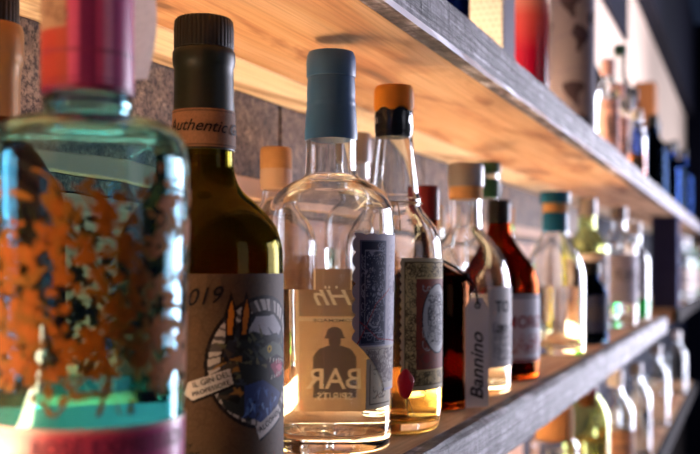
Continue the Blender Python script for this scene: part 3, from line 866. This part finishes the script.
# behind the front row
t = thing('whisky_bottle', 'bottle with gold capsule and black screw cap behind the flowered bottle', 'bottle', (0.4174, 0.385, 0))
bottle_glass(t, [(0.033, 0), (0.0375, 0.001), (0.038, 0.01), (0.038, 0.15), (0.036, 0.17), (0.022, 0.188), (0.0155, 0.2), (0.015, 0.255)], 'amber_glass', 0.003, 0.01, 0.12, 'amber_water', 48)
cap_lathe(t, 'capsule', [(0.0158, 0.202), (0.016, 0.204), (0.016, 0.2365), (0.0178, 0.239), (0.0178, 0.2560), (0.0165, 0.2595)], 'gold_foil')
cap_lathe(t, 'cap', [(0.0152, 0.2596), (0.0154, 0.261), (0.0154, 0.276), (0.014, 0.278)], 'black', 96, lambda i, k: 1.0 if k % 3 else 0.97)
t = bottle('grappa_bottle', 'cork topped clear bottle half hidden behind the blue waxed one', 0.735, 0.37, 0, 0.033, 0.228, 'clear', 'cork', 0.018, 0.011, 0.66, 'water', .6, None, None, capr=0.0132)
cap_lathe(t, 'collar', [(0.0112, 0.192), (0.0135, 0.194), (0.0135, 0.2095), (0.0125, 0.2099)], 'batten')
bottle('spirit_bottle', 'tall clear bottle behind the cone necked one, by the wall', 0.93, 0.375, 0, 0.035, 0.265, 'clear', 'silver', 0.03, 0.013, .66, 'water', .55)
t = bottle('wine_bottle', 'tall bottle with dark green cap and pale neck ring near the wall', 1.307, 0.332, 0, 0.036, 0.272, 'clear', 'green_cap', 0.016, 0.014, .62, 'water', .5, (.2, .55), (206, 200, 196), capr=0.0165)
cap_lathe(t, 'neck_band', [(0.0160, 0.222), (0.0165, 0.223), (0.0165, 0.2475), (0.015, 0.2485)], 'green_cap')
bottle('spirit_bottle', 'white labelled bottle standing behind the amber one', 1.26, 0.395, 0, 0.034, 0.21, 'clear', 'white', 0.03, 0.013, .62, 'water', .6, (.1, .6), (216, 210, 206))
bottle('spirit_bottle', 'green bottle with cork top by the wall behind the teal capped one', 1.56, 0.37, 0, 0.036, 0.225, 'green_glass', 'cork', 0.03, 0.014, .6, 'olive_water', .5)
# to the far end of the shelf
bottle('spirit_bottle', 'short dark blue bottle right beside the teal capped one', 1.66, 0.248, 0, 0.030, 0.136, 'navy_glass', 'black', 0.02, 0.015, .62, None, .5, (.15, .6), (60, 66, 96))
bottle('spirit_bottle', 'yellowish green bottle with silver cap behind the short dark blue one', 1.97, 0.30, 0, 0.042, 0.265, 'yellowgreen_glass', 'silver', 0.035, 0.0165, .62, 'olive_water', .6, (.08, .58), (206, 194, 190))
bottle('vodka_bottle', 'clear tall bottle third from the shelf end', 2.16, 0.262, 0, 0.039, 0.258, 'clear', 'silver', 0.03, 0.015, .66, 'water', .7, (.2, .6), (214, 206, 214))
bottle('liqueur_bottle', 'clear bottle with green liquid near the shelf end', 2.42, 0.258, 0, 0.036, 0.236, 'clear', 'white', 0.03, 0.015, .62, 'green_water', .22, None, None)
bottle('spirit_bottle', 'clear bottle with dark liquid against the wall near the shelf end', 2.36, 0.36, 0, 0.037, 0.27, 'clear', 'cork', 0.03, 0.015, .62, 'amber_water', .5, (.15, .55), (200, 170, 150))
bottle('spirit_bottle', 'last bottle before the dark post, with a pink label', 2.60, 0.30, 0, 0.036, 0.25, 'clear', 'white', 0.03, 0.016, .6, 'water', .5, (.1, .55), (226, 180, 172))

# upper shelf
ZU = 0.3250
bottle('gin_bottle', 'bright blue bottle at the near end of the upper shelf', 0.99, 0.30, ZU, 0.027, 0.27, 'blue_glass', 'blue_wax', 0.03, 0.013, .7, None)
t = thing('carton', 'cream dotted carton on the upper shelf beside the red bottle', 'box', (1.174, 0.28, ZU))
bx = obj('carton_body', bevel(box(0, 0.066, 0, 0.056, 0, 0.31), 0.001, 1), 'greycard', t)
cv = Canvas(0.054, 0.306, 0.0012, (250, 246, 240))
for j in range(40):
    for i in range(7):
        cv.disc(0.004 + i * .0077 + (j % 2) * .0038, 0.005 + j * .0077, .0024, (206, 198, 190))
cv.mesh('printed_panel', lambda u, v: (-0.0004, 0.055 - u, 0.002 + v), 'paint', t)
cap_lathe(t, 'lid', [(0.024, 0.3101), (0.025, 0.311), (0.025, 0.316), (0.024, 0.3165)], 'cream').location = (0.033, 0.028, 0)
t = thing('gin_bottle', 'red to pink fading bottle on the upper shelf', 'bottle', (1.46, 0.31, ZU))
pr = chaikin([(0.027, 0), (0.0305, 0.001), (0.031, 0.01), (0.031, 0.19), (0.029, 0.205), (0.017, 0.22), (0.0135, 0.23), (0.0135, 0.27)], 2)
obj('bottle_body', lathe([(0, 0)] + pr + [(0, 0.27)], 64), 'red_fade', t, True, 50)
cap_lathe(t, 'cap', [(0.0148, 0.255), (0.015, 0.2565), (0.015, 0.29), (0.0138, 0.292)], 'white')
# tin with dark land shapes
t = thing('tin_canister', 'grey brown canister printed with dark map shapes', 'tin', (1.78, 0.298, ZU))
pr = [(0.0395, 0.0), (0.0403, 0.001), (0.0403, 0.30), (0.0395, 0.302)]
obj('canister_body', lathe([(0, 0)] + pr + [(0, 0.302)], 64), 'brownbox', t, True, 50)
cv = Canvas(2 * PI * 0.0401, 0.292, 0.0014, (110, 102, 112)); cv.speckle(.06)
rr2 = random.Random(5)
def land(x, y, s, pts): cv.poly([(x + px * s, y + py * s) for px, py in pts], (52, 40, 48))
afr = [(-.5, .9), (.1, 1), (.6, .7), (.55, .4), (.9, .25), (.5, -.2), (.45, -.6), (.15, -1), (-.1, -.9), (-.2, -.2), (-.35, .15), (-.8, .2), (-.9, .55)]
sam = [(-.3, 1), (.2, .8), (.8, .3), (.5, -.2), (.2, -.5), (0, -1), (-.25, -.9), (-.2, -.2), (-.6, .3)]
nam = [(-1, .8), (-.3, 1), (.5, .9), (.8, .5), (.4, .2), (.2, -.2), (.3, -.7), (.1, -1), (-.2, -.5), (-.6, -.1), (-.9, .4)]
for k in range(2):
    o_ = .004 + k * .125
    land(o_ + .004, 0.262, .024, nam); land(o_ + .018, 0.205, .026, sam); land(o_ + .062, 0.225, .034, afr); land(o_ + .010, 0.105, .024, nam); land(o_ + .024, 0.05, .022, sam); land(o_ + .07, 0.07, .026, afr)
for k in range(5): cv.stroke([(x_ * .01, 0.03 + k * .06 + .004 * math.sin(x_ * .8 + k)) for x_ in range(27)], 0.0012, (78, 74, 104), .8)
cv.wrap('printed_wrap', rfun(pr), 0, 0.004, t, lift=0.0005)
cap_lathe(t, 'lid', [(0.041, 0.3022), (0.0415, 0.303), (0.0415, 0.315), (0.040, 0.317)], 'silver')

bottle('rose_gin_bottle', 'pink labelled bottle next to the map canister', 1.98, 0.262, ZU, 0.0235, 0.215, 'clear', 'pink_label', 0.03, 0.012, .66, 'water', .7, (.1, .62), (232, 180, 172))
bottle('rose_gin_bottle', 'shorter pink labelled bottle nearest the shelf edge', 2.09, 0.255, ZU, 0.0225, 0.185, 'clear', 'pink_label', 0.03, 0.012, .66, 'water', .7, (.05, .62), (236, 176, 160))
bottle('gin_bottle', 'dark blue shouldered bottle behind the pink labelled pair', 2.13, 0.325, ZU, 0.036, 0.33, 'navy_glass', 'black', 0.05, 0.014, .6, None)
bottle('spirit_bottle', 'tall clear bottle with bright green cap on the upper shelf', 2.40, 0.288, ZU, 0.031, 0.335, 'clear', 'green_cap', 0.025, 0.014, .62, 'water', .3)
bottle('gin_bottle', 'cobalt blue slim bottle below the green capped one', 2.33, 0.262, ZU, 0.022, 0.20, 'blue_glass', 'silver', 0.03, 0.011, .66, None)
bottle('whisky_bottle', 'small bottle of orange liquid with white top at the upper shelf edge', 2.22, 0.231, ZU, 0.020, 0.150, 'clear', 'white', 0.022, 0.012, .62, 'amber_water', .34)
bottle('rum_bottle', 'dark tall bottle behind the small orange one', 2.62, 0.285, ZU, 0.038, 0.27, 'navy_glass', 'black', 0.03, 0.014, .6, None)
dk = 'black bottle in the distant dark cluster on the upper shelf'
for k, (x, y, r_, h_, g_, lb_) in enumerate([
    (2.75, 0.245, .036, .215, 'navy_glass', 'round shouldered dark bottle right of the small orange one'),
    (3.02, 0.262, .036, .235, 'navy_glass', 'dark blue bottle before the brown wooden case'),
    (3.25, 0.240, .034, .20, 'blue_glass', 'blue tinted bottle right of the brown wooden case'),
    (3.62, 0.250, .036, .25, 'navy_glass', 'second last dark bottle towards the right on the upper shelf'),
    (4.05, 0.245, .036, .27, 'blue_glass', 'last blue bottle on the upper shelf at the right edge')]):
    bottle('spirit_bottle', lb_, x, y, ZU, r_, h_, g_, 'black', 0.03, 0.014, .6, None, seg=32)
c = obj('wooden_case', bevel(box(-0.035, 0.035, -0.035, 0.035, 0, 0.43), 0.003), 'brownbox'); c.location = (3.45, 0.33, ZU)
tag(c, 'tall brown wooden case standing among the dark bottles', 'case')
# dark board and bulkhead high on the wall
o = obj('wall_board', bevel(box(-1.4, 0, -0.016, 0, 0, 0.35), 0.003), 'greywood'); o.location = (3.74, WY - 0.001, 0.97)
tag(o, 'dark board high on the lit wall, its lower corner showing', 'board')
struct(obj('trim_2', bevel(box(2.9, 7.5, WY - 0.065, WY + 0.002, 1.232, 1.9), 0.003), 'greywood'))

# lowest shelf
ZB = -0.3345
bottle('spirit_bottle', 'cork stoppered clear jar bottle at the left under the shelf', 1.415, 0.262, ZB, 0.040, 0.262, 'clear', 'cork', 0.05, 0.024, .68, 'water', .5, None, None)
bottle('spirit_bottle', 'yellow green tinted bottle under the shelf edge', 1.73, 0.262, ZB, 0.037, 0.27, 'yellowgreen_glass', 'maroon', 0.05, 0.014, .76, 'water', .6)
bottle('spirit_bottle', 'clear bottle with brown label under the shelf', 2.10, 0.262, ZB, 0.039, 0.248, 'clear', 'white', 0.035, 0.015, .66, 'water', .5, (.1, .5), (176, 130, 100))
bottle('spirit_bottle', 'last clear bottle on the lowest shelf beside the post', 2.50, 0.262, ZB, 0.037, 0.225, 'clear', 'silver', 0.03, 0.014, .66, 'water', .5)

# far bay beyond the post
for k, (x, y, r_, h_, g_, cp_, lb_) in enumerate([
    (3.85, 0.240, .036, .25, 'clear', 'silver', 'first bottle just past the dark post'),
    (4.15, 0.235, .037, .25, 'clear', 'white', 'clear distant bottle past the post, white capped'),
    (4.60, 0.245, .037, .24, 'green_glass', 'green_cap', 'green distant bottle past the post'),
    (5.05, 0.240, .037, .25, 'clear', 'cork', 'distant bottle with cork cap near the right edge'),
    (5.55, 0.245, .037, .26, 'amber_glass', 'black', 'amber distant bottle near the right edge')]):
    bottle('spirit_bottle', lb_, x, y, 0.0, r_, h_, g_, cp_, 0.03, 0.014, .62, 'water', .5, (.15, .5), (216, 200, 190), seg=32)
for k, (x, y, h_, cp_, lb_) in enumerate([
    (2.98, 0.255, .235, 'silver', 'silver capped clear bottle in the dark below the shelf end'),
    (3.75, 0.250, .23, 'white', 'white capped clear bottle in the dark below the shelf end, rightmost there')]):
    bottle('spirit_bottle', lb_, x, y, ZB, 0.037, h_, 'clear', cp_, 0.03, 0.014, .64, None, seg=32)
